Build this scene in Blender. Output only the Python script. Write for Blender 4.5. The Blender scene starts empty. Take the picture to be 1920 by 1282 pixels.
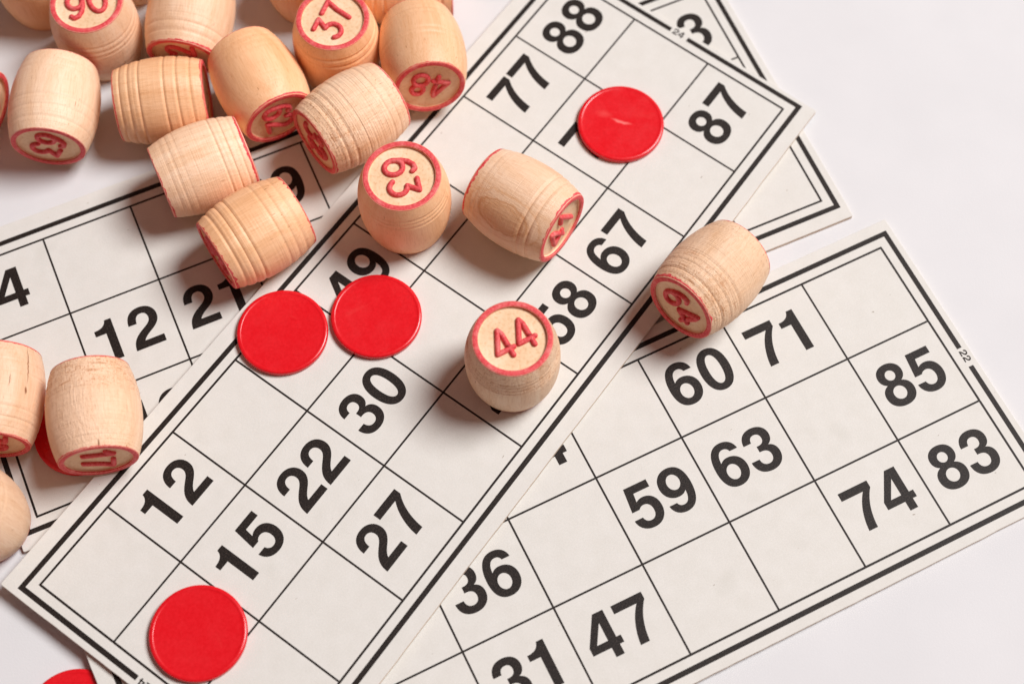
import bpy, bmesh, math, random
from mathutils import Matrix, Quaternion, Vector

C = bpy.context.scene
COL = C.collection
MM = 0.001

# ------------------------------------------------------------------ camera, light, exposure
cam_d = bpy.data.cameras.new('camera')
cam = bpy.data.objects.new('camera', cam_d)
COL.objects.link(cam)
cam.location = (0.0, -0.13707, 0.32386)
cam.rotation_euler = (0.400379, 0.0, 0.0)
cam_d.sensor_width = 36.0
cam_d.lens = 3091.6 / 1920 * 36.0
cam_d.clip_start = 0.01
cam_d.clip_end = 20.0
cam_d.dof.use_dof = True
cam_d.dof.focus_distance = 0.342
cam_d.dof.aperture_fstop = 11.0
C.camera = cam

world = bpy.data.worlds.new('World')
C.world = world
world.use_nodes = True
bg = world.node_tree.nodes['Background']
bg.inputs['Color'].default_value = (1.0, 0.51, 0.44, 1)
bg.inputs['Strength'].default_value = 0.165

def area_light(name, loc, target, size, power, color):
    d = bpy.data.lights.new(name, 'AREA')
    d.shape = 'DISK'
    d.size = size
    d.energy = power
    d.color = color
    o = bpy.data.objects.new(name, d)
    COL.objects.link(o)
    o.location = loc
    o.rotation_euler = (Vector(target) - Vector(loc)).to_track_quat('-Z', 'Y').to_euler()
    return o

area_light('softbox', (1.141, 0.461, 1.824), (0.0, 0.0, 0.0), 0.95, 61.5, (0.985, 0.985, 0.992))

C.view_settings.view_transform = 'Standard'
C.view_settings.look = 'None'
C.view_settings.exposure = 0.0
C.view_settings.gamma = 1.0
C.view_settings.use_curve_mapping = False
C.cycles.max_bounces = 8
C.cycles.diffuse_bounces = 5

# ------------------------------------------------------------------ materials
class Nodes:
    def __init__(self, name):
        self.m = bpy.data.materials.new(name)
        self.m.use_nodes = True
        self.t = self.m.node_tree
        self.b = self.t.nodes['Principled BSDF']
        self.co = self.t.nodes.new('ShaderNodeTexCoord').outputs['Object']
    def n(self, kind, **kw):
        nd = self.t.nodes.new(kind)
        for k, v in kw.items():
            setattr(nd, k, v)
        return nd
    def link(self, a, b):
        self.t.links.new(a, b)
    def mapping(self, scale, loc=None, vec=None):
        mp = self.n('ShaderNodeMapping')
        mp.inputs['Scale'].default_value = scale
        self.link(vec or self.co, mp.inputs['Vector'])
        if loc is not None:
            self.link(loc, mp.inputs['Location'])
        return mp.outputs['Vector']
    def noise(self, vec, scale=1.0, detail=3.0, rough=0.5, dist=0.0):
        nd = self.n('ShaderNodeTexNoise')
        nd.inputs['Scale'].default_value = scale
        nd.inputs['Detail'].default_value = detail
        nd.inputs['Roughness'].default_value = rough
        nd.inputs['Distortion'].default_value = dist
        self.link(vec, nd.inputs['Vector'])
        return nd.outputs['Fac']
    def ramp(self, fac, stops):
        nd = self.n('ShaderNodeValToRGB')
        el = nd.color_ramp.elements
        while len(el) > 1:
            el.remove(el[-1])
        for i, (p, c) in enumerate(stops):
            e = el[0] if i == 0 else el.new(p)
            e.position = p
            e.color = (*c, 1) if len(c) == 3 else c
        self.link(fac, nd.inputs['Fac'])
        return nd.outputs['Color']
    def mix(self, fac, a, b, mode='MIX'):
        nd = self.n('ShaderNodeMix', data_type='RGBA', blend_type=mode)
        if isinstance(fac, (int, float)):
            nd.inputs[0].default_value = fac
        else:
            self.link(fac, nd.inputs[0])
        for s, v in ((6, a), (7, b)):
            if isinstance(v, tuple):
                nd.inputs[s].default_value = (*v, 1)
            else:
                self.link(v, nd.inputs[s])
        return nd.outputs[2]
    def bump(self, height, strength, dist):
        nd = self.n('ShaderNodeBump')
        nd.inputs['Strength'].default_value = strength
        nd.inputs['Distance'].default_value = dist
        self.link(height, nd.inputs['Height'])
        self.link(nd.outputs['Normal'], self.b.inputs['Normal'])
    def color(self, v):
        if isinstance(v, tuple):
            self.b.inputs['Base Color'].default_value = (*v, 1)
        else:
            self.link(v, self.b.inputs['Base Color'])
    def rough(self, r, spec=0.5):
        self.b.inputs['Roughness'].default_value = r
        self.b.inputs['Specular IOR Level'].default_value = spec

def mat_table():
    N = Nodes('white_tabletop')
    f = N.noise(N.mapping((60, 60, 60)), 1, 4)
    N.color(N.ramp(f, [(0.3, (0.690, 0.692, 0.697)), (0.7, (0.715, 0.716, 0.721))]))
    N.rough(0.8, 0.1)
    N.bump(N.noise(N.mapping((2500, 2500, 2500)), 1, 3), 0.25, 0.0001)
    return N.m

def mat_paper():
    N = Nodes('cream_card_paper')
    f = N.noise(N.mapping((260, 260, 260)), 1, 5, 0.6)
    c = N.ramp(f, [(0.3, (0.705, 0.690, 0.640)), (0.7, (0.742, 0.729, 0.684))])
    f2 = N.noise(N.mapping((3500, 3500, 3500)), 1, 2)
    c = N.mix(0.10, c, N.ramp(f2, [(0.35, (0.5, 0.45, 0.4)), (0.65, (1, 1, 1))]), 'MULTIPLY')
    # faint smudges and dark fibres pressed into the board
    sm = N.ramp(N.noise(N.mapping((75, 75, 75)), 1, 2), [(0.66, (1, 1, 1)), (0.80, (0.93, 0.93, 0.92))])
    c = N.mix(1.0, c, sm, 'MULTIPLY')
    sp = N.ramp(N.noise(N.mapping((520, 1400, 600)), 1, 1), [(0.79, (1, 1, 1)), (0.815, (0.55, 0.5, 0.45))])
    c = N.mix(1.0, c, sp, 'MULTIPLY')
    N.color(c)
    N.rough(0.75, 0.12)
    N.bump(N.noise(N.mapping((1800, 1800, 1800)), 1, 4), 0.22, 0.0001)
    return N.m

def mat_card_edge():
    N = Nodes('card_cut_edge')
    f = N.noise(N.mapping((900, 900, 5000)), 1, 3)
    N.color(N.ramp(f, [(0.3, (0.58, 0.44, 0.33)), (0.7, (0.74, 0.62, 0.50))]))
    N.rough(0.85, 0.2)
    return N.m

def mat_ink():
    N = Nodes('black_printing_ink')
    f = N.noise(N.mapping((3000, 3000, 3000)), 1, 3, 0.65)
    N.color(N.ramp(f, [(0.38, (0.007, 0.005, 0.004)), (0.60, (0.026, 0.0175, 0.0138)), (0.76, (0.07, 0.054, 0.046))]))
    N.rough(0.55, 0.20)
    N.bump(f, 0.35, 0.0001)
    return N.m

def mat_chip(name='red_plastic', streak=False):
    N = Nodes(name)
    f = N.noise(N.mapping((1600, 1600, 1600)), 1, 3)
    N.color(N.ramp(f, [(0.3, (0.60, 0.004, 0.010)), (0.7, (0.68, 0.008, 0.016))]))
    oi = N.n('ShaderNodeObjectInfo')
    sh = N.n('ShaderNodeVectorMath', operation='SCALE')
    cmb = N.n('ShaderNodeCombineXYZ')
    for k in (0, 1, 2):
        N.link(oi.outputs['Random'], cmb.inputs[k])
    N.link(cmb.outputs[0], sh.inputs[0])
    sh.inputs['Scale'].default_value = 23.0
    sc = N.noise(N.mapping((90, 420, 200), sh.outputs[0]), 1, 3, 0.55)
    base = N.ramp(f, [(0.3, (0.69, 0.005, 0.011)), (0.7, (0.76, 0.010, 0.018))])
    chip_col = (N.mix(N.ramp(sc, [(0.64, (0, 0, 0)), (0.80, (0.22, 0.22, 0.22))]), base, (0.85, 0.09, 0.08)))
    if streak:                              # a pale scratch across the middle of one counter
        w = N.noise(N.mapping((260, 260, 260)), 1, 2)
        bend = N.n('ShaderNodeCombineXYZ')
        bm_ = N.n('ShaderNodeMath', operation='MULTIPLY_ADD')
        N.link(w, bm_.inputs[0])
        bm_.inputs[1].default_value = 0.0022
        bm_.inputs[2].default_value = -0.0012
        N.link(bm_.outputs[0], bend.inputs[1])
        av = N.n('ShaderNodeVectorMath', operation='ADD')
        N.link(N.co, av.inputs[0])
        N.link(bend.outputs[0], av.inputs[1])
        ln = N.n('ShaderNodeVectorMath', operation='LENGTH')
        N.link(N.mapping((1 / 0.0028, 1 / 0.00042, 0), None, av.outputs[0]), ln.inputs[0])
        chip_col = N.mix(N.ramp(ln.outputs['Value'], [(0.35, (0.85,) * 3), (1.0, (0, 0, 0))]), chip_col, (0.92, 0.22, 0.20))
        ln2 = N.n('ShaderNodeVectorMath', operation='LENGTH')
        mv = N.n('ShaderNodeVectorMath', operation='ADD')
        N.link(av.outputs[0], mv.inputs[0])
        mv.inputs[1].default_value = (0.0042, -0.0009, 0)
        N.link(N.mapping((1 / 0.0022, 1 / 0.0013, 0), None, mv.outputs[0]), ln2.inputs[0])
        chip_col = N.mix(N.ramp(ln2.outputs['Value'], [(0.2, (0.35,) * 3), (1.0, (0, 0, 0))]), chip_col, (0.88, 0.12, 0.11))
    N.color(chip_col)
    big = N.noise(N.mapping((170, 170, 170), sh.outputs[0]), 1, 2)
    r = N.ramp(N.noise(N.mapping((300, 300, 300)), 1, 4), [(0.3, (0.20,) * 3), (0.7, (0.32,) * 3)])
    N.link(r, N.b.inputs['Roughness'])
    N.b.inputs['Specular IOR Level'].default_value = 0.5
    add = N.n('ShaderNodeMath', operation='MULTIPLY_ADD')
    N.link(big, add.inputs[0])
    add.inputs[1].default_value = 6.0
    N.link(f, add.inputs[2])
    N.bump(add.outputs[0], 0.10, 0.0001)
    return N.m

def mat_paint():
    N = Nodes('red_stamp_paint')
    oi = N.n('ShaderNodeObjectInfo')
    f = N.noise(N.mapping((1900, 1900, 1900)), 1, 4, 0.65)
    c = N.ramp(f, [(0.28, (0.60, 0.030, 0.040)), (0.50, (0.76, 0.075, 0.082)), (0.72, (0.86, 0.19, 0.18))])
    worn = N.noise(N.mapping((420, 420, 420)), 1, 3, 0.6)     # thin, faded patches
    c = N.mix(N.ramp(worn, [(0.52, (0, 0, 0)), (0.74, (0.55, 0.55, 0.55))]), c, (0.90, 0.30, 0.27))
    N.color(c)
    N.rough(0.62, 0.4)
    N.bump(f, 0.6, 0.0002)
    return N.m

def mat_wood(name, base, rough_amt, marks=(), band=1.0):
    """turned birch: fibres run along the keg's own z axis"""
    N = Nodes(name)
    oi = N.n('ShaderNodeObjectInfo')
    sh = N.n('ShaderNodeVectorMath', operation='SCALE')
    cmb = N.n('ShaderNodeCombineXYZ')
    for s in (0, 1, 2):
        N.link(oi.outputs['Random'], cmb.inputs[s])
    N.link(cmb.outputs[0], sh.inputs[0])
    sh.inputs['Scale'].default_value = 37.0
    off = sh.outputs[0]
    r, g, b = base
    # broad figure of the plank the keg was cut from
    fig = N.noise(N.mapping((190, 60, 26), off), 1, 3, 0.55, 0.8)
    c = N.ramp(fig, [(0.25, (r * 0.90, g * 0.83, b * 0.74)), (0.5, (r, g, b)), (0.75, (min(1, r * 1.07), g * 1.12, b * 1.18))])
    # growth rings
    rg = N.noise(N.mapping((900, 150, 42), off), 1, 2, 0.5, 0.4)
    c = N.mix(0.42, c, N.ramp(rg, [(0.36, (0.90, 0.80, 0.68)), (0.55, (1, 1, 1))]), 'MULTIPLY')
    # fine fibres
    fb = N.noise(N.mapping((4200, 4200, 260), off), 1, 3, 0.6)
    c = N.mix(0.4, c, N.ramp(fb, [(0.34, (0.78, 0.62, 0.46)), (0.52, (1, 1, 1))]), 'MULTIPLY')
    # short dark pores and stains
    po = N.noise(N.mapping((2600, 2600, 420), off), 1, 1)
    pm = N.noise(N.mapping((120, 120, 90), off), 1, 2)
    pr = N.ramp(po, [(0.70, (1, 1, 1)), (0.76, (0.50, 0.34, 0.22))])
    pk = N.ramp(pm, [(0.48, (0, 0, 0)), (0.66, (1, 1, 1))])
    c = N.mix(pk, c, N.mix(1.0, c, pr, 'MULTIPLY'))
    for kind, p0, hz, ht in marks:          # a figure or a split at one place on this keg (mm in its own frame)
        rr = math.hypot(p0[0], p0[1])
        sub = N.n('ShaderNodeVectorMath', operation='SUBTRACT')
        N.link(N.co, sub.inputs[0])
        sub.inputs[1].default_value = [v * 0.001 for v in p0]
        def along(v, size, jitter=0.0):
            d = N.n('ShaderNodeVectorMath', operation='DOT_PRODUCT')
            N.link(sub.outputs[0], d.inputs[0])
            d.inputs[1].default_value = v
            m = N.n('ShaderNodeMath', operation='MULTIPLY_ADD')
            N.link(d.outputs['Value'], m.inputs[0])
            m.inputs[1].default_value = 1000.0 / size
            if jitter:
                j = N.n('ShaderNodeMath', operation='MULTIPLY_ADD')
                N.link(N.noise(N.mapping((500, 500, 500)), 1, 3), j.inputs[0])
                j.inputs[1].default_value = jitter
                j.inputs[2].default_value = -jitter / 2
                N.link(j.outputs[0], m.inputs[2])
            else:
                m.inputs[2].default_value = 0.0
            return m.outputs[0]
        a = along((-p0[1] / rr, p0[0] / rr, 0), ht, 0.5 if kind == 'oval' else 2.5)
        b = along((0, 0, 1), hz, 0.3)
        back = along((-p0[0] / rr, -p0[1] / rr, 0), 9.0)
        hy = N.n('ShaderNodeVectorMath', operation='LENGTH')
        cb = N.n('ShaderNodeCombineXYZ')
        N.link(a, cb.inputs[0])
        N.link(b, cb.inputs[1])
        N.link(cb.outputs[0], hy.inputs[0])
        mx = N.n('ShaderNodeMath', operation='MAXIMUM')
        N.link(hy.outputs['Value'], mx.inputs[0])
        N.link(back, mx.inputs[1])
        sc = N.n('ShaderNodeMath', operation='MULTIPLY')
        N.link(mx.outputs[0], sc.inputs[0])
        sc.inputs[1].default_value = 0.5
        if kind == 'oval':
            st = [(0.0, (0.90, 0.79, 0.66)), (0.30, (0.92, 0.81, 0.68)), (0.38, (0.87, 0.73, 0.58)), (0.42, (0.95, 0.87, 0.77)),
                  (0.47, (0.79, 0.61, 0.45)), (0.53, (0.98, 0.96, 0.93)), (0.66, (1, 1, 1)), (0.70, (0.92, 0.83, 0.73)), (0.75, (1, 1, 1))]
        else:
            st = [(0.25, (0.34, 0.20, 0.12)), (0.55, (1, 1, 1))]
        c = N.mix(1.0, c, N.ramp(sc.outputs[0], st), 'MULTIPLY')
    hs = N.n('ShaderNodeHueSaturation')
    vr = N.n('ShaderNodeMapRange')
    N.link(oi.outputs['Random'], vr.inputs['Value'])
    vr.inputs['To Min'].default_value = 0.90
    vr.inputs['To Max'].default_value = 1.08
    N.link(vr.outputs['Result'], hs.inputs['Value'])
    N.link(c, hs.inputs['Color'])
    N.color(hs.outputs['Color'])
    N.rough(0.46, 0.45)
    if rough_amt > 0.6:                     # open, sanded-looking pores on the rougher kegs
        sk = N.noise(N.mapping((3000, 3000, 2300), off), 1, 2, 0.6)
        sp = N.ramp(sk, [(0.34, (0.76, 0.60, 0.48)), (0.48, (1, 1, 1))])
        sx = N.n('ShaderNodeSeparateXYZ')
        N.link(N.co, sx.inputs[0])
        zz = N.n('ShaderNodeMath', operation='MULTIPLY_ADD')   # rougher towards the numbered end, where the cuts are
        N.link(sx.outputs[2], zz.inputs[0])
        zz.inputs[1].default_value = 120.0 * band
        N.link(N.noise(N.mapping((170, 170, 300), off), 1, 2), zz.inputs[2])
        rg2 = N.ramp(zz.outputs[0], [(0.62, (0, 0, 0)), (1.0, (1, 1, 1))])
        ln = N.ramp(N.noise(N.mapping((260, 260, 2300), off), 1, 2, 0.6), [(0.30, (0.70, 0.53, 0.41)), (0.42, (1, 1, 1))])
        sp = N.mix(1.0, sp, ln, 'MULTIPLY')
        N.color(N.mix(rg2, hs.outputs['Color'], N.mix(1.0, hs.outputs['Color'], sp, 'MULTIPLY')))
    fuzz = N.noise(N.mapping((2300, 2300, 900), off), 1, 4, 0.65)
    turn = N.noise(N.mapping((45, 45, 2600), off), 1, 2, 0.7)      # fine tool marks left by the lathe
    tm = N.n('ShaderNodeMath', operation='MULTIPLY_ADD')
    N.link(turn, tm.inputs[0])
    tm.inputs[1].default_value = 1.6
    N.link(fb, tm.inputs[2])
    ad = N.n('ShaderNodeMath', operation='ADD')
    N.link(tm.outputs[0], ad.inputs[0])
    N.link(fuzz, ad.inputs[1])
    N.bump(ad.outputs[0], rough_amt, 0.0002)
    return N.m

TABLE, PAPER, EDGE, INK = mat_table(), mat_paper(), mat_card_edge(), mat_ink()
RED, PAINT = mat_chip(), mat_paint()
RED_STREAKED = mat_chip('red_plastic_streaked', True)
PALE = mat_wood('pale_birch', (0.97, 0.675, 0.46), 0.35)
WARM = mat_wood('warm_birch', (0.96, 0.575, 0.325), 0.28)
FUZZY = mat_wood('rough_pale_birch', (0.97, 0.675, 0.455), 0.9)

def mat_end_grain():
    N = Nodes('end_grain_birch')
    f = N.noise(N.mapping((1500, 1500, 300)), 1, 4, 0.6)
    c = N.ramp(f, [(0.28, (0.80, 0.52, 0.30)), (0.48, (0.93, 0.69, 0.46)), (0.7, (0.95, 0.73, 0.51))])
    big = N.noise(N.mapping((150, 150, 150)), 1, 2)
    c = N.mix(1.0, c, N.ramp(big, [(0.35, (0.90, 0.84, 0.76)), (0.6, (1, 1, 1))]), 'MULTIPLY')
    N.color(c)
    N.rough(0.6, 0.3)
    N.bump(f, 0.45, 0.0002)
    return N.m
END = mat_end_grain()
FIGURED = mat_wood('figured_birch', (0.97, 0.665, 0.45), 0.45, [('oval', (-2.6, 9.2, 0.2), 6.2, 3.4)])
CRACKED = mat_wood('cracked_birch', (0.97, 0.665, 0.45), 0.5, [('crack', (-6.9, 5.6, -5.2), 4.6, 0.16), ('crack', (-7.6, 5.9, 0.4), 0.9, 0.3), ('crack', (-9.0, 2.6, -1.0), 1.4, 0.13)])
SPLIT = mat_wood('split_birch', (0.97, 0.665, 0.45), 0.35, [('crack', (-1.3, 9.1, 5.6), 2.4, 0.14), ('crack', (-1.1, 8.6, 7.2), 0.5, 0.3)])
NICKED = mat_wood('nicked_birch', (0.97, 0.665, 0.45), 0.9, [('crack', (-7.9, 0.3, 9.3), 0.9, 0.22)], -1.0)

# ------------------------------------------------------------------ helpers
def tag(o, label, cat, group=None):
    o['label'] = label
    o['category'] = cat
    if group:
        o['group'] = group

def empty(name, matrix):
    o = bpy.data.objects.new(name, None)
    o.empty_display_size = 0.005
    COL.objects.link(o)
    o.matrix_world = matrix
    return o

def link_mesh(name, me, mat, parent=None):
    o = bpy.data.objects.new(name, me)
    COL.objects.link(o)
    if mat is not None and not me.materials:
        me.materials.append(mat)
    if parent is not None:
        o.parent = parent
    return o

def bm_mesh(bm, name, smooth=False):
    me = bpy.data.meshes.new(name)
    bm.normal_update()
    bm.to_mesh(me)
    bm.free()
    if smooth:
        for p in me.polygons:
            p.use_smooth = True
    return me

# ------------------------------------------------------------------ setting
bm = bmesh.new()
bmesh.ops.create_grid(bm, x_segments=1, y_segments=1, size=1.2)
t = link_mesh('tabletop', bm_mesh(bm, 'tabletop'), TABLE)
t['kind'] = 'structure'

# ------------------------------------------------------------------ printed numerals
# outlines in thousandths of an em: ('M',x,y) ('L',x,y) ('C',x1,y1,x2,y2,x,y)
def ell(cx, cy, rx, ry, k=0.5523):
    return [('M', cx + rx, cy), ('C', cx + rx, cy + ry * k, cx + rx * k, cy + ry, cx, cy + ry),
            ('C', cx - rx * k, cy + ry, cx - rx, cy + ry * k, cx - rx, cy),
            ('C', cx - rx, cy - ry * k, cx - rx * k, cy - ry, cx, cy - ry),
            ('C', cx + rx * k, cy - ry, cx + rx, cy - ry * k, cx + rx, cy)]
SIX = [[('M', 508, 530), ('L', 378, 530), ('C', 366, 572, 334, 596, 290, 596), ('C', 212, 596, 172, 530, 166, 402),
        ('C', 200, 440, 242, 458, 297, 458), ('C', 428, 458, 520, 364, 520, 226), ('C', 520, 80, 420, -19, 280, -19),
        ('C', 116, -19, 31, 95, 31, 322), ('C', 31, 575, 125, 710, 292, 710), ('C', 410, 710, 494, 644, 508, 530)],
       ell(278, 219, 104, 124)]
GLYPH = {
    '0': [ell(278, 345, 246, 365, 0.63), ell(278, 345, 106, 250, 0.63)],
    '1': [[('M', 378, 0), ('L', 378, 709), ('L', 272, 709), ('C', 256, 612, 176, 577, 69, 577), ('L', 69, 480), ('L', 238, 480), ('L', 238, 0)]],
    '2': [[('M', 511, 0), ('L', 511, 124), ('L', 206, 124), ('C', 225, 168, 275, 208, 345, 252), ('C', 436, 310, 511, 372, 511, 488),
           ('C', 511, 622, 414, 710, 277, 710), ('C', 125, 710, 34, 612, 35, 446), ('L', 169, 446), ('C', 171, 546, 210, 595, 275, 595),
           ('C', 334, 595, 371, 552, 371, 490), ('C', 371, 430, 340, 394, 256, 342), ('C', 106, 248, 32, 180, 26, 0)]],
    '3': [[('M', 27, 214), ('L', 163, 214), ('C', 166, 140, 205, 97, 272, 97), ('C', 335, 97, 376, 140, 376, 205),
           ('C', 376, 275, 330, 312, 250, 312), ('L', 222, 312), ('L', 222, 410), ('L', 245, 410), ('C', 320, 410, 358, 444, 358, 503),
           ('C', 358, 560, 325, 594, 271, 594), ('C', 212, 594, 178, 560, 174, 492), ('L', 45, 492), ('C', 48, 630, 135, 710, 273, 710),
           ('C', 405, 710, 495, 635, 495, 520), ('C', 495, 445, 460, 395, 402, 370), ('C', 475, 350, 516, 290, 516, 205),
           ('C', 516, 70, 415, -19, 272, -19), ('C', 122, -19, 30, 65, 27, 214)]],
    '4': [[('M', 322, 0), ('L', 322, 152), ('L', 27, 152), ('L', 27, 278), ('L', 286, 709), ('L', 456, 709), ('L', 456, 268),
           ('L', 528, 268), ('L', 528, 152), ('L', 456, 152), ('L', 456, 0)],
          [('M', 322, 268), ('L', 322, 556), ('L', 146, 268)]],
    '5': [[('M', 482, 698), ('L', 100, 698), ('L', 55, 312), ('L', 178, 312), ('C', 202, 343, 232, 357, 268, 357),
           ('C', 335, 357, 376, 305, 376, 228), ('C', 376, 150, 335, 97, 268, 97), ('C', 215, 97, 178, 127, 167, 186), ('L', 27, 186),
           ('C', 38, 60, 130, -19, 268, -19), ('C', 415, -19, 516, 85, 516, 240), ('C', 516, 380, 430, 473, 310, 473),
           ('C', 262, 473, 225, 461, 192, 435), ('L', 211, 574), ('L', 482, 574)]],
    '6': SIX,
    '7': [[('M', 25, 698), ('L', 528, 698), ('L', 528, 583), ('C', 405, 440, 325, 240, 310, 0), ('L', 163, 0),
           ('C', 180, 210, 262, 425, 390, 569), ('L', 25, 569)]],
    '8': [[('M', 278, 710), ('C', 403, 710, 492, 638, 492, 525), ('C', 492, 455, 457, 404, 400, 377), ('C', 482, 345, 524, 285, 524, 200),
           ('C', 524, 65, 425, -19, 278, -19), ('C', 131, -19, 32, 65, 32, 200), ('C', 32, 285, 74, 345, 156, 377),
           ('C', 99, 404, 64, 455, 64, 525), ('C', 64, 638, 153, 710, 278, 710)],
          ell(278, 511, 82, 84), ell(278, 206, 106, 110)],
}
GLYPH['9'] = [[tuple([s[0]] + [(552 - v if i % 2 == 0 else 691 - v) for i, v in enumerate(s[1:])]) for s in loop] for loop in SIX]

def flatten(path, steps=12):
    pts = []
    for s in path:
        if s[0] in 'ML':
            pts.append((s[1], s[2]))
        else:
            x0, y0 = pts[-1]
            for i in range(1, steps + 1):
                u = i / steps
                v = 1 - u
                pts.append((v**3 * x0 + 3 * v * v * u * s[1] + 3 * v * u * u * s[3] + u**3 * s[5],
                            v**3 * y0 + 3 * v * v * u * s[2] + 3 * v * u * u * s[4] + u**3 * s[6]))
    if abs(pts[0][0] - pts[-1][0]) < 1 and abs(pts[0][1] - pts[-1][1]) < 1:
        pts.pop()
    return pts

def glyph_mesh(ch):
    cu = bpy.data.curves.new('digit', 'CURVE')
    cu.dimensions = '2D'
    cu.fill_mode = 'BOTH'
    for loop in GLYPH[ch]:
        pts = flatten(loop)
        sp = cu.splines.new('POLY')
        sp.points.add(len(pts) - 1)
        for p, (x, y) in zip(sp.points, pts):
            p.co = (x / 1000, y / 1000, 0, 1)
        sp.use_cyclic_u = True
    ob = bpy.data.objects.new('digit', cu)
    me = bpy.data.meshes.new_from_object(ob)
    bpy.data.objects.remove(ob)
    bpy.data.curves.remove(cu)
    return me
DIGITS = {ch: glyph_mesh(ch) for ch in '0123456789'}

def number_mesh(text, height, center, angle=0.0, z=0.0, squeeze=1.0):
    """flat printed digits, `height` tall, centred on `center`"""
    s = height / 0.709
    adv = 0.556
    w = adv * len(text)
    bm = bmesh.new()
    for i, ch in enumerate(text):
        n0 = len(bm.verts)
        bm.from_mesh(DIGITS[ch])
        bm.verts.ensure_lookup_table()
        for v in bm.verts[n0:]:
            x = (v.co.x + adv * i - w / 2) * s * squeeze
            y = (v.co.y - 0.3545) * s
            ca, sa = math.cos(angle), math.sin(angle)
            v.co = (center[0] + ca * x - sa * y, center[1] + sa * x + ca * y, z)
    for f in bm.faces:
        f.normal_update()
        if f.normal.z < 0:
            f.normal_flip()
    return bm_mesh(bm, 'number')

# ------------------------------------------------------------------ lotto cards
A = 0.02                                   # one square of the grid is 20 mm
ROWS = [0.0, -0.9686 * A, -1.982 * A, -2.9955 * A]
THICK = 1.05 * MM
INK_Z = 0.022 * MM

def rect(bm, x0, x1, y0, y1, z):
    vs = [bm.verts.new((x, y, z)) for x, y in ((x0, y0), (x1, y0), (x1, y1), (x0, y1))]
    bm.faces.new(vs)

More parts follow.
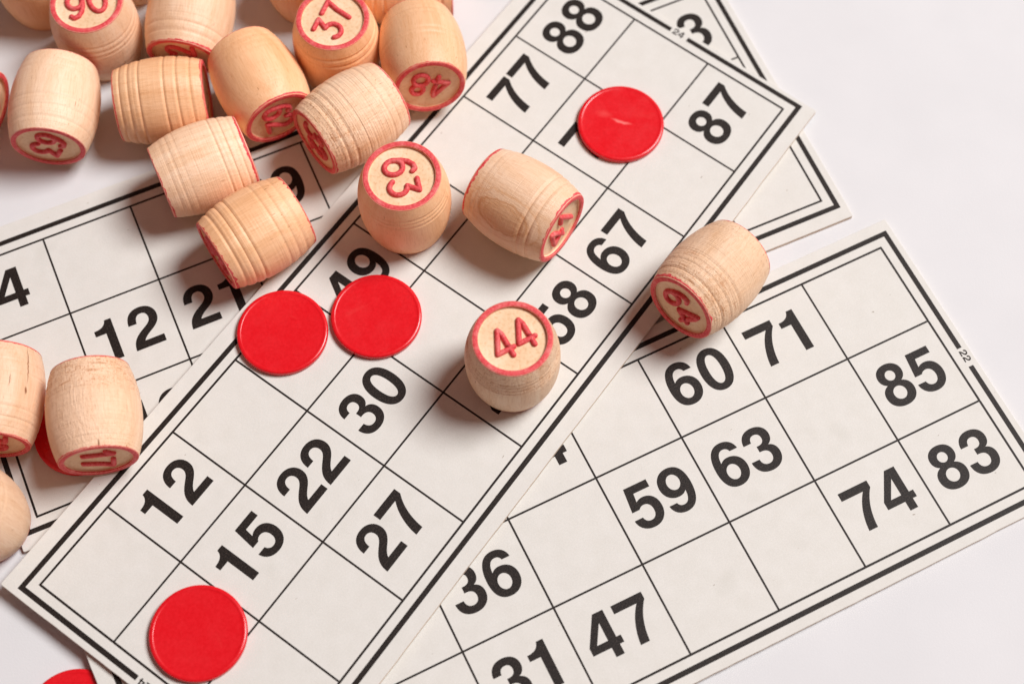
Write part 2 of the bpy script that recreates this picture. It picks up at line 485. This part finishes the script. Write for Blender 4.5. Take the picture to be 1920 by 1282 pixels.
def card(origin, theta, slope, tag_number, numbers, label, seed, ml, mr, mt, mb, skew=0.0):
    rnd = random.Random(seed)
    rot = Matrix.Rotation(theta, 4, 'Z') @ Matrix.Rotation(-math.atan(slope), 4, 'Y')
    root = empty('lotto_card', Matrix.Translation(origin) @ rot)
    tag(root, label, 'lotto card', 'cream lotto cards spread on the table')
    W, H = 9 * A, ROWS[3]
    # card stock: outline with slightly wavering cut edges, rounded at the corners
    x0, x1, y0, y1 = -ml * A, W + mr * A, H - mb * A, mt * A
    r = 0.35 * MM
    out = []
    def edge(xa, ya, xb, yb, n):
        nx, ny = (yb - ya), -(xb - xa)
        l = math.hypot(nx, ny)
        off = 0.0
        for i in range(n):
            u = (i + 0.5) / n
            off = 0.7 * off + rnd.gauss(0, 0.022 * MM)
            out.append((xa + (xb - xa) * u + nx / l * off, ya + (yb - ya) * u + ny / l * off))
    def corner(cx, cy, a0):
        for i in range(5):
            a = a0 + math.pi / 2 * i / 4
            out.append((cx + r * math.cos(a), cy + r * math.sin(a)))
    edge(x0 + r, y0, x1 - r, y0, 90)
    corner(x1 - r, y0 + r, -math.pi / 2)
    edge(x1, y0 + r, x1, y1 - r, 34)
    corner(x1 - r, y1 - r, 0)
    edge(x1 - r, y1, x0 + r, y1, 90)
    corner(x0 + r, y1 - r, math.pi / 2)
    edge(x0, y1 - r, x0, y0 + r, 34)
    corner(x0 + r, y0 + r, math.pi)
    bm = bmesh.new()
    cx, cy = W / 2, H / 2
    def ring(inset, z):
        res = []
        for x, y in out:
            res.append(bm.verts.new((x - math.copysign(min(inset, abs(x - cx)), x - cx) if abs(abs(x - cx) - (x1 - x0) / 2) < 2 * MM else x,
                                     y - math.copysign(min(inset, abs(y - cy)), y - cy) if abs(abs(y - cy) - (y1 - y0) / 2) < 2 * MM else y, z)))
        return res
    rings = [ring(0.10 * MM, 0.0), ring(0.02 * MM, -0.06 * MM), ring(0.0, -0.2 * MM), ring(0.0, -THICK)]
    for rg in rings:                       # the guillotine cut is not quite square to the print
        for v in rg:
            if v.co.x < cx:
                v.co.x += skew * -v.co.y * (1 - v.co.x / cx)
    n = len(out)
    top = bm.faces.new(rings[0])
    bot = bm.faces.new(list(reversed(rings[3])))
    for k in range(3):
        for i in range(n):
            f = bm.faces.new((rings[k + 1][i], rings[k + 1][(i + 1) % n], rings[k][(i + 1) % n], rings[k][i]))
            f.material_index = 1 if k else 0
    me = bm_mesh(bm, 'card_stock')
    me.materials.append(PAPER)
    me.materials.append(EDGE)
    link_mesh('card_board', me, None, root)
    # thick frame, open where the card's own number sits
    bm = bmesh.new()
    o, i_ = 0.158 * A, 0.102 * A
    yc = H / 2
    g = 0.112 * A
    fx0, fx1, fy0, fy1 = -o, W + o, H - o, o
    ix0, ix1, iy0, iy1 = -i_, W + i_, H - i_, i_
    def poly(p):
        bm.faces.new([bm.verts.new((x, y, INK_Z)) for x, y in p])
    poly([(fx0, fy1), (ix0, iy1), (ix1, iy1), (fx1, fy1)])
    poly([(fx0, fy0), (fx1, fy0), (ix1, iy0), (ix0, iy0)])
    for (fx, ix) in ((fx0, ix0), (fx1, ix1)):
        poly([(fx, fy1), (fx, yc + g), (ix, yc + g), (ix, iy1)])
        poly([(fx, fy0), (ix, iy0), (ix, yc - g), (fx, yc - g)])
    for f in bm.faces:
        f.normal_update()
        if f.normal.z < 0:
            f.normal_flip()
    link_mesh('frame_line', bm_mesh(bm, 'frame_line'), INK, root)
    # thin grid
    bm = bmesh.new()
    t = 0.0105 * A
    for k, y in enumerate(ROWS):
        w = t * (1.15 if k in (0, 3) else 1)
        rect(bm, -t, W + t, y - w, y + w, INK_Z)
    for c in range(10):
        w = t * (1.15 if c in (0, 9) else 1)
        for k in range(3):
            rect(bm, c * A - w, c * A + w, ROWS[k + 1] + t * (1.15 if k == 2 else 1), ROWS[k] - t * (1.15 if k == 0 else 1), INK_Z)
    link_mesh('grid_lines', bm_mesh(bm, 'grid_lines'), INK, root)
    for (c, rr, text) in numbers:
        px = (c + 0.5) * A + rnd.uniform(-0.15, 0.15) * MM
        py = (ROWS[rr] + ROWS[rr + 1]) / 2 + 0.04 * A + rnd.uniform(-0.15, 0.15) * MM
        ob = link_mesh('printed_number', number_mesh(text, 0.484 * A, (px, py), 0, INK_Z), INK, root)
        ob['label'] = 'black printed number ' + text
    for x, ang in ((W + 0.140 * A, -math.pi / 2), (-0.140 * A, math.pi / 2)):
        link_mesh('card_number', number_mesh(tag_number, 0.082 * A, (x, yc + 0.012 * A), ang, INK_Z, 1.12), INK, root)
    return root

card((-0.12070, 0.01585, 1.10 * MM), 0.41335, 0.0, '21',
     [(0, 0, '4'), (3, 0, '39'), (8, 0, '83'), (1, 1, '12'), (2, 1, '21'), (1, 2, '19')],
     'cream lotto card with 4, 12 and 21, lying under the heap and the top card', 2, 0.237, 0.235, 0.335, 0.305)
card((-0.08105, -0.05791, 2.72 * MM), 0.45863, -0.0016 / 0.18, '22',
     [(4, 0, '44'), (6, 0, '60'), (7, 0, '71'), (3, 1, '36'), (5, 1, '59'), (6, 1, '63'), (8, 1, '85'), (3, 2, '31'), (4, 2, '47'),
      (7, 2, '74'), (8, 2, '83')],
     'cream lotto card marked 22 with 59, 63, 74 and no red counters', 3, 0.322, 0.225, 0.283, 0.265)
card((-0.09356, -0.05392, 4.00 * MM), 0.93930, -0.2 / 20, '24',
     [(1, 0, '12'), (4, 0, '49'), (7, 0, '77'), (8, 0, '88'), (1, 1, '15'), (2, 1, '22'), (3, 1, '30'), (7, 1, '74'),
      (2, 2, '27'), (4, 2, '46'), (5, 2, '58'), (6, 2, '67'), (8, 2, '87')],
     'topmost cream lotto card marked 24, holding four red counters', 4, 0.228, 0.205, 0.325, 0.316, 0.004)

# ------------------------------------------------------------------ red counters
def chip_mesh():
    R = 9.62
    prof = [(0, 1.36), (3, 1.37), (6, 1.40), (8.2, 1.44), (8.62, 1.445), (8.72, 1.46), (8.80, 1.495), (8.90, 1.515), (9.12, 1.505),
            (9.34, 1.46), (9.52, 1.36), (R, 1.20), (R, 0.35), (9.52, 0.12), (9.35, 0.02), (8.9, 0.0), (0, 0.0)]
    bm = bmesh.new()
    seg = 120
    rings = []
    for r, z in prof:
        if r == 0:
            rings.append([bm.verts.new((0, 0, z * MM))])
        else:
            rings.append([bm.verts.new((r * MM * math.cos(2 * math.pi * i / seg), r * MM * math.sin(2 * math.pi * i / seg), z * MM)) for i in range(seg)])
    for a, b in zip(rings, rings[1:]):
        for i in range(seg):
            j = (i + 1) % seg
            if len(a) == 1:
                bm.faces.new((a[0], b[i], b[j]))
            elif len(b) == 1:
                bm.faces.new((a[j], a[i], b[0]))
            else:
                bm.faces.new((a[i], b[i], b[j], a[j]))
    return bm_mesh(bm, 'counter', True)
CHIP = chip_mesh()
MAIN_ROT = Matrix.Rotation(0.93984, 4, 'Z') @ Matrix.Rotation(math.atan(0.2 / 20), 4, 'Y')
for (x, y, z, spin, on_main, label) in (
        (0.02430, 0.05145, 2.48, -1.24, True, 'shiny red counter with a pale streak, beside the number 87'),
        (-0.04842, 0.00042, 3.32, 1.7, True, 'red counter on the card edge, touching the thick frame line'),
        (-0.02875, 0.00417, 3.18, 2.9, True, 'red counter half covering the printed number 49'),
        (-0.06132, -0.06382, 3.92, 4.0, True, 'red counter near the small printed 24, with a grainy face'),
        (-0.08480, -0.07960, 0.02, 5.1, False, 'dark red counter on the white table, tucked under a card corner'),
        (-0.08936, -0.02083, 1.13, 0.9, False, 'dark red counter shaded under a lying keg')):
    o = link_mesh('red_counter', CHIP if 'streak' not in label else CHIP.copy(), RED if 'streak' not in label else None)
    if 'streak' in label:
        o.data.materials.clear()
        o.data.materials.append(RED_STREAKED)
    o.matrix_world = Matrix.Translation((x, y, z * MM)) @ (MAIN_ROT if on_main else Matrix()) @ Matrix.Rotation(spin, 4, 'Z')
    tag(o, label, 'counter', 'red plastic counters')

# ------------------------------------------------------------------ wooden number kegs
R0, L0, RE = 9.7, 20.1, 7.95              # belly radius, length, end radius (mm)
FACE_R, DEPTH = 6.85, 0.75                # recessed disc

def keg_radius(z, grooves):
    u = 2 * z / L0
    r = RE + (R0 - RE) * (1 - abs(u) ** 2.15)
    for (p, depth, half) in grooves:
        d = abs(z - p) / half
        if d < 1:
            r -= depth * (1 - d) ** 1.3
        elif d < 2:                       # soft bead beside the cut
            r += depth * 0.10 * math.sin((d - 1) * math.pi)
    return r

def lathe(bm, prof, seg, wob=None):
    rings = []
    for k, (r, z) in enumerate(prof):
        if r == 0:
            rings.append([bm.verts.new((0, 0, z * MM))])
            continue
        rg = []
        for i in range(seg):
            a = 2 * math.pi * i / seg
            rr = r * (1 + (wob(a) if wob else 0))
            rg.append(bm.verts.new((rr * MM * math.cos(a), rr * MM * math.sin(a), z * MM)))
        rings.append(rg)
    for a, b in zip(rings, rings[1:]):
        for i in range(seg):
            j = (i + 1) % seg
            if len(a) == 1:
                bm.faces.new((a[0], b[i], b[j]))
            elif len(b) == 1:
                bm.faces.new((a[j], a[i], b[0]))
            else:
                bm.faces.new((a[i], b[i], b[j], a[j]))

def body_mesh(grooves):
    h = L0 / 2
    zs = [h - 0.12]
    n = 150
    zs += [h - 0.12 - (L0 - 0.24) * i / n for i in range(1, n)]
    zs += [-h + 0.12]
    prof = [(0, h - DEPTH), (3.5, h - DEPTH), (FACE_R - 0.1, h - DEPTH), (FACE_R, h - DEPTH + 0.1), (FACE_R, h - 0.06)]
    prof += [(RE - 0.14, h - 0.06)]
    prof += [(keg_radius(z, grooves), z) for z in zs]
    prof += [(RE - 0.14, -h + 0.06), (FACE_R, -h + 0.06), (FACE_R, -h + DEPTH - 0.1), (FACE_R - 0.1, -h + DEPTH), (3.5, -h + DEPTH), (0, -h + DEPTH)]
    bm = bmesh.new()
    lathe(bm, prof, 96)
    for f in bm.faces:
        m = f.calc_center_median()
        if math.hypot(m.x, m.y) < (FACE_R - 0.02) * MM:
            f.material_index = 1
    me = bm_mesh(bm, 'keg_body', True)
    me.set_sharp_from_angle(angle=math.radians(38))
    return me

def rim_mesh(grooves, end, spread, seed):
    """painted end ring; the paint runs over the edge in a ragged line"""
    rnd = random.Random(seed)
    h = L0 / 2
    seg = 220
    bm = bmesh.new()
    rag, v, ph = [], 0.0, rnd.uniform(0, 6.28)
    for i in range(seg):
        v = 0.55 * v + rnd.gauss(0, 0.13) * spread
        a = 2 * math.pi * i / seg
        rag.append(max(0.10, spread * (0.55 + 0.42 * math.sin(a + ph)) + v))
    rings = []
    for (r, z) in ((FACE_R - 0.02, h - 0.42), (FACE_R - 0.02, h - 0.10), (FACE_R + 0.10, h + 0.0), (FACE_R + 0.3, h + 0.02), (RE - 0.35, h + 0.02),
                   (RE - 0.12, h - 0.02), (RE + 0.03, h - 0.13)):
        rings.append([bm.verts.new((r * MM * math.cos(2 * math.pi * i / seg), r * MM * math.sin(2 * math.pi * i / seg), z * MM)) for i in range(seg)])
    for fr in (0.5, 1.0):
        rg = []
        for i in range(seg):
            a = 2 * math.pi * i / seg
            z = h - 0.13 - rag[i] * fr
            r = keg_radius(z, grooves if end > 0 else [(-p, d, w) for p, d, w in grooves]) + (0.03 if fr < 1 else 0.012)
            rg.append(bm.verts.new((r * MM * math.cos(a), r * MM * math.sin(a), z * MM)))
        rings.append(rg)
    for a, b in zip(rings, rings[1:]):
        for i in range(seg):
            j = (i + 1) % seg
            bm.faces.new((a[i], b[i], b[j], a[j]))
    if end < 0:
        bmesh.ops.rotate(bm, verts=bm.verts, cent=(0, 0, 0), matrix=Matrix.Rotation(math.pi, 3, 'X'))
    return bm_mesh(bm, 'rim', True)

def arc(cx, cy, rx, ry, a0, a1, n=12):
    return [(cx + rx * math.cos(math.radians(a0 + (a1 - a0) * i / n)), cy + ry * math.sin(math.radians(a0 + (a1 - a0) * i / n))) for i in range(n + 1)]
# centre lines of the raised numerals, one unit tall
SIX_S = [arc(0.30, 0.31, 0.26, 0.29, 0, 360, 24), [(0.055, 0.33), (0.08, 0.56), (0.17, 0.78), (0.32, 0.93), (0.47, 0.96), (0.55, 0.86)]]
STROKES = {
    '0': [arc(0.30, 0.5, 0.27, 0.47, 0, 360, 28)],
    '1': [[(0.10, 0.72), (0.33, 0.97), (0.33, 0.03)]],
    '2': [arc(0.30, 0.70, 0.25, 0.27, 170, -25) + [(0.40, 0.42), (0.06, 0.05), (0.58, 0.05)]],
    '3': [[(0.10, 0.95), (0.52, 0.95), (0.29, 0.60)] + arc(0.29, 0.32, 0.27, 0.28, 88, -150)],
    '4': [[(0.46, 0.03), (0.46, 0.38)], [(0.60, 0.27), (0.04, 0.27), (0.40, 0.97), (0.46, 0.80), (0.46, 0.30)]],
    '5': [[(0.52, 0.95), (0.14, 0.95), (0.09, 0.57)] + arc(0.28, 0.32, 0.27, 0.29, 115, -145)],
    '6': SIX_S,
    '7': [[(0.04, 0.95), (0.56, 0.95), (0.38, 0.55), (0.24, 0.03)]],
    '8': [arc(0.30, 0.74, 0.21, 0.22, 0, 360, 20), arc(0.30, 0.28, 0.26, 0.26, 0, 360, 24)],
    '9': [[(0.60 - x, 1.0 - y) for x, y in st] for st in SIX_S],
}

def raised_number(text):
    h, w, gap, rad = 6.5, 6.5, 4.75, 0.56
    bm = bmesh.new()
    rnd = random.Random(int(text))
    z0 = L0 / 2 - DEPTH + 0.18
    def ball(x, y):
        m = Matrix.Translation((x * MM, y * MM, z0 * MM)) @ Matrix.Diagonal((1, 1, 1.0, 1))
        bmesh.ops.create_icosphere(bm, subdivisions=2, radius=rad * MM, matrix=m)
    def tube(x0, y0, x1, y1):
        d = Vector((x1 - x0, y1 - y0, 0))
        if d.length < 1e-4:
            return
        m = Matrix.Translation(((x0 + x1) / 2 * MM, (y0 + y1) / 2 * MM, z0 * MM)) @ d.to_track_quat('Z', 'Y').to_matrix().to_4x4()
        bmesh.ops.create_cone(bm, cap_ends=False, segments=14, radius1=rad * MM, radius2=rad * MM, depth=d.length * MM, matrix=m)
    for i, ch in enumerate(text):
        ox = (i - (len(text) - 1) / 2) * gap - 0.3 * w
        for st in STROKES[ch]:
            pts = [(ox + x * w * 0.98, (y - 0.5) * h) for x, y in st]
            for k, p in enumerate(pts):
                ball(*p)
                if k:
                    tube(*pts[k - 1], *p)
    return bm_mesh(bm, 'raised_number', True)

G = 0.55
def fine(*ps, d=0.13, w=G):
    return [(p, d, w) for p in ps]
def deep(*ps, d=0.22, w=0.50):
    return [(p, d, w) for p in ps]

GROUP = 'wooden lotto kegs tipped out on the cards'
KEGS = [
    # location, rotation (w,x,y,z), belly radius, wood, grooves, number shown, paint spread, label
    ((-0.10850, 0.08620, 0.01004), (1, 0, 0, 0), 0.00970, WARM, fine(4.5, 6), None, 0.3,
     'shaded orange keg at the back behind the 90 keg, its top cut off'),
    ((-0.09336, 0.07248, 0.00999), (0.9848, 0.0000, 0.0000, 0.1736), 0.00966, PALE, fine(2.2, 3.6, 5.2, -4, d=0.10), '90', 0.2,
     'upright keg numbered 90 on the white table'),
    ((-0.07250, 0.07524, 0.00985), (0.4953, 0.4851, -0.5630, 0.4499), 0.00975, SPLIT, fine(7.6, 5.6, -6), '52', 0.6,
     'lying pale keg with a shaded end and short dark crack, behind ribbed keg'),
    ((-0.04740, 0.08740, 0.01004), (1, 0, 0, 0), 0.00970, WARM, fine(4, 6), None, 0.3,
     'dark shaded keg behind the 37 keg, mostly cut off'),
    ((-0.03915, 0.06800, 0.01006), (0.8266, 0.0000, 0.0000, 0.5628), 0.00972, WARM, deep(6.9, 5.0, d=0.2) + fine(-5), '37', 0.25,
     'upright keg numbered 37 with two turned rings'),
    ((-0.02380, 0.08480, 0.00970), (0.5147, -0.5147, 0.4848, -0.4848), 0.00970, WARM, deep(7.5, 5.3, -5.3, -7.5), None, 0.4,
     'orange ribbed keg lying sideways between the 37 and 48 kegs'),
    ((-0.01977, 0.06401, 0.01204), (0.0635, 0.1690, -0.6202, 0.7634), 0.00954, WARM, deep(2.2, 0.6, d=0.18, w=0.7) + fine(-6, -4.4), '48', 0.25,
     'lying keg showing 48 upside down, leaning on the card edge'),
    ((-0.12403, 0.05532, 0.00950), (0.6729, 0.0111, 0.7070, -0.2173), 0.00950, WARM, fine(6, 4), '80', 0.4,
     'keg at the left frame edge of which only a red rim shows'),
    ((-0.10064, 0.05194, 0.00972), (0.3456, 0.3667, 0.6046, -0.6169), 0.00970, PALE, fine(7.2, 4.6, 2.2, -5.5, -7.5, d=0.11), '63', 0.15,
     'lying pale keg on the white table, a number on its near end'),
    ((-0.07697, 0.05380, 0.00950), (0.4628, -0.4628, -0.5346, 0.5346), 0.00947, WARM, deep(8.3, 6.3, 4.0, -1.6, -4.4, -7.3), None, 0.4,
     'deeply ribbed honey coloured keg lying sideways on the white table'),
    ((-0.05568, 0.05716, 0.01065), (0.6144, 0.3660, 0.6050, -0.3500), 0.00965, WARM, fine(-5.2, -7, -3.4, d=0.06), '62', 0.5,
     'smooth orange keg lying with its shaded number end above the printed 39'),
    ((-0.03486, 0.04737, 0.01272), (0.3191, 0.6799, 0.1424, -0.6447), 0.00972, FUZZY, deep(6.6, 4.6, d=0.2) + fine(-7, -5.2, 1.5), '32', 0.45,
     'pale rough keg lying against the smooth orange keg, red end down left'),
    ((-0.06649, 0.03651, 0.01069), (0.3857, -0.3857, -0.5927, 0.5927), 0.00957, PALE, deep(-8.1, -6.1, -4.0, d=0.18, w=0.42) + fine(7.5, 5.9, 4.2, d=0.07), None, 0.6,
     'pale keg lying across the card edge, touching the ribbed keg'),
    ((-0.05419, 0.02060, 0.01078), (0.3314, -0.3314, -0.6246, 0.6246), 0.00966, WARM, deep(7.5, 5.3, 3.2) + fine(-3, -5.2, -7.3, d=0.15), '26', 0.95,
     'ribbed keg with ragged red end paint, lying over the printed 21'),
    ((-0.02278, 0.02739, 0.01326), (0.7826, -0.0000, 0.0000, -0.6225), 0.00990, WARM, fine(6.6, 5.6, 4.4, -6, d=0.10, w=0.45), '63', 0.2,
     'smooth upright keg numbered 63 on the top card'),
    ((0.00233, 0.02610, 0.01268), (0.5116, 0.6786, 0.1154, 0.5142), 0.00986, FIGURED, fine(6.5, 4.5, d=0.21, w=0.5) + fine(-7.4, d=0.09), '41', 0.75,
     'lying keg with dark oval wood grain, beside the upright 63'),
    ((0.00011, -0.00906, 0.01326), (0.9681, 0.0000, 0.0000, 0.2504), 0.00980, FUZZY, fine(6.8, 5.9, 4.9, 3.7, d=0.17, w=0.42), '44', 0.2,
     'upright keg numbered 44 beside the printed 58'),
    ((0.04131, 0.00896, 0.01252), (0.5779, 0.6554, -0.0289, -0.4854), 0.00968, FUZZY, deep(7.3, d=0.2) + fine(5.2, 2.4, -7, d=0.10), '64', 0.8,
     'lying pale keg apart from the heap, bridging two cards above 71'),
    ((-0.10481, -0.01705, 0.01066), (0.4324, 0.4334, 0.5587, -0.5595), 0.00954, CRACKED, fine(6.6, 4.4, -3.2, -5.6, d=0.13, w=0.42), '38', 0.35,
     'cracked pale keg cut by the frame, beside the keg on a counter'),
    ((-0.08409, -0.02129, 0.01238), (0.4991, 0.3965, 0.5855, -0.5009), 0.00953, NICKED, fine(-7, -5.4, -3, d=0.13), '17', 0.3,
     'pale keg lying on top of a red counter, number end facing down'),
    ((-0.10679, -0.04088, 0.01090), (0.7051, -0.0531, -0.0531, 0.7051), 0.00970, PALE, fine(5, d=0.05), None, 0.25,
     'smooth keg tilted at the bare corner of the lower card, mostly cut off'),
    ((-0.08860, 0.09280, 0.01004), (1, 0, 0, 0), 0.00970, WARM, fine(5, d=0.08), None, 0.3,
     'dark keg barely glimpsed in the gap between the 90 keg and cracked keg'),
]
for k, (loc, q, rad, wood, grooves, text, spread, label) in enumerate(KEGS):
    s = rad * 1000 / R0
    root = empty('lotto_keg', Matrix.Translation(loc) @ Quaternion(q).normalized().to_matrix().to_4x4() @ Matrix.Scale(s, 4))
    tag(root, label, 'lotto keg', GROUP)
    body = link_mesh('keg_body', body_mesh(grooves), wood, root)
    body.data.materials.append(END)
    link_mesh('rim', rim_mesh(grooves, 1, spread, 10 + k), PAINT, root)
    link_mesh('rim', rim_mesh(grooves, -1, spread, 50 + k), PAINT, root)
    if text:
        n = link_mesh('raised_number', raised_number(text), PAINT, root)
        n['label'] = 'raised red number ' + text
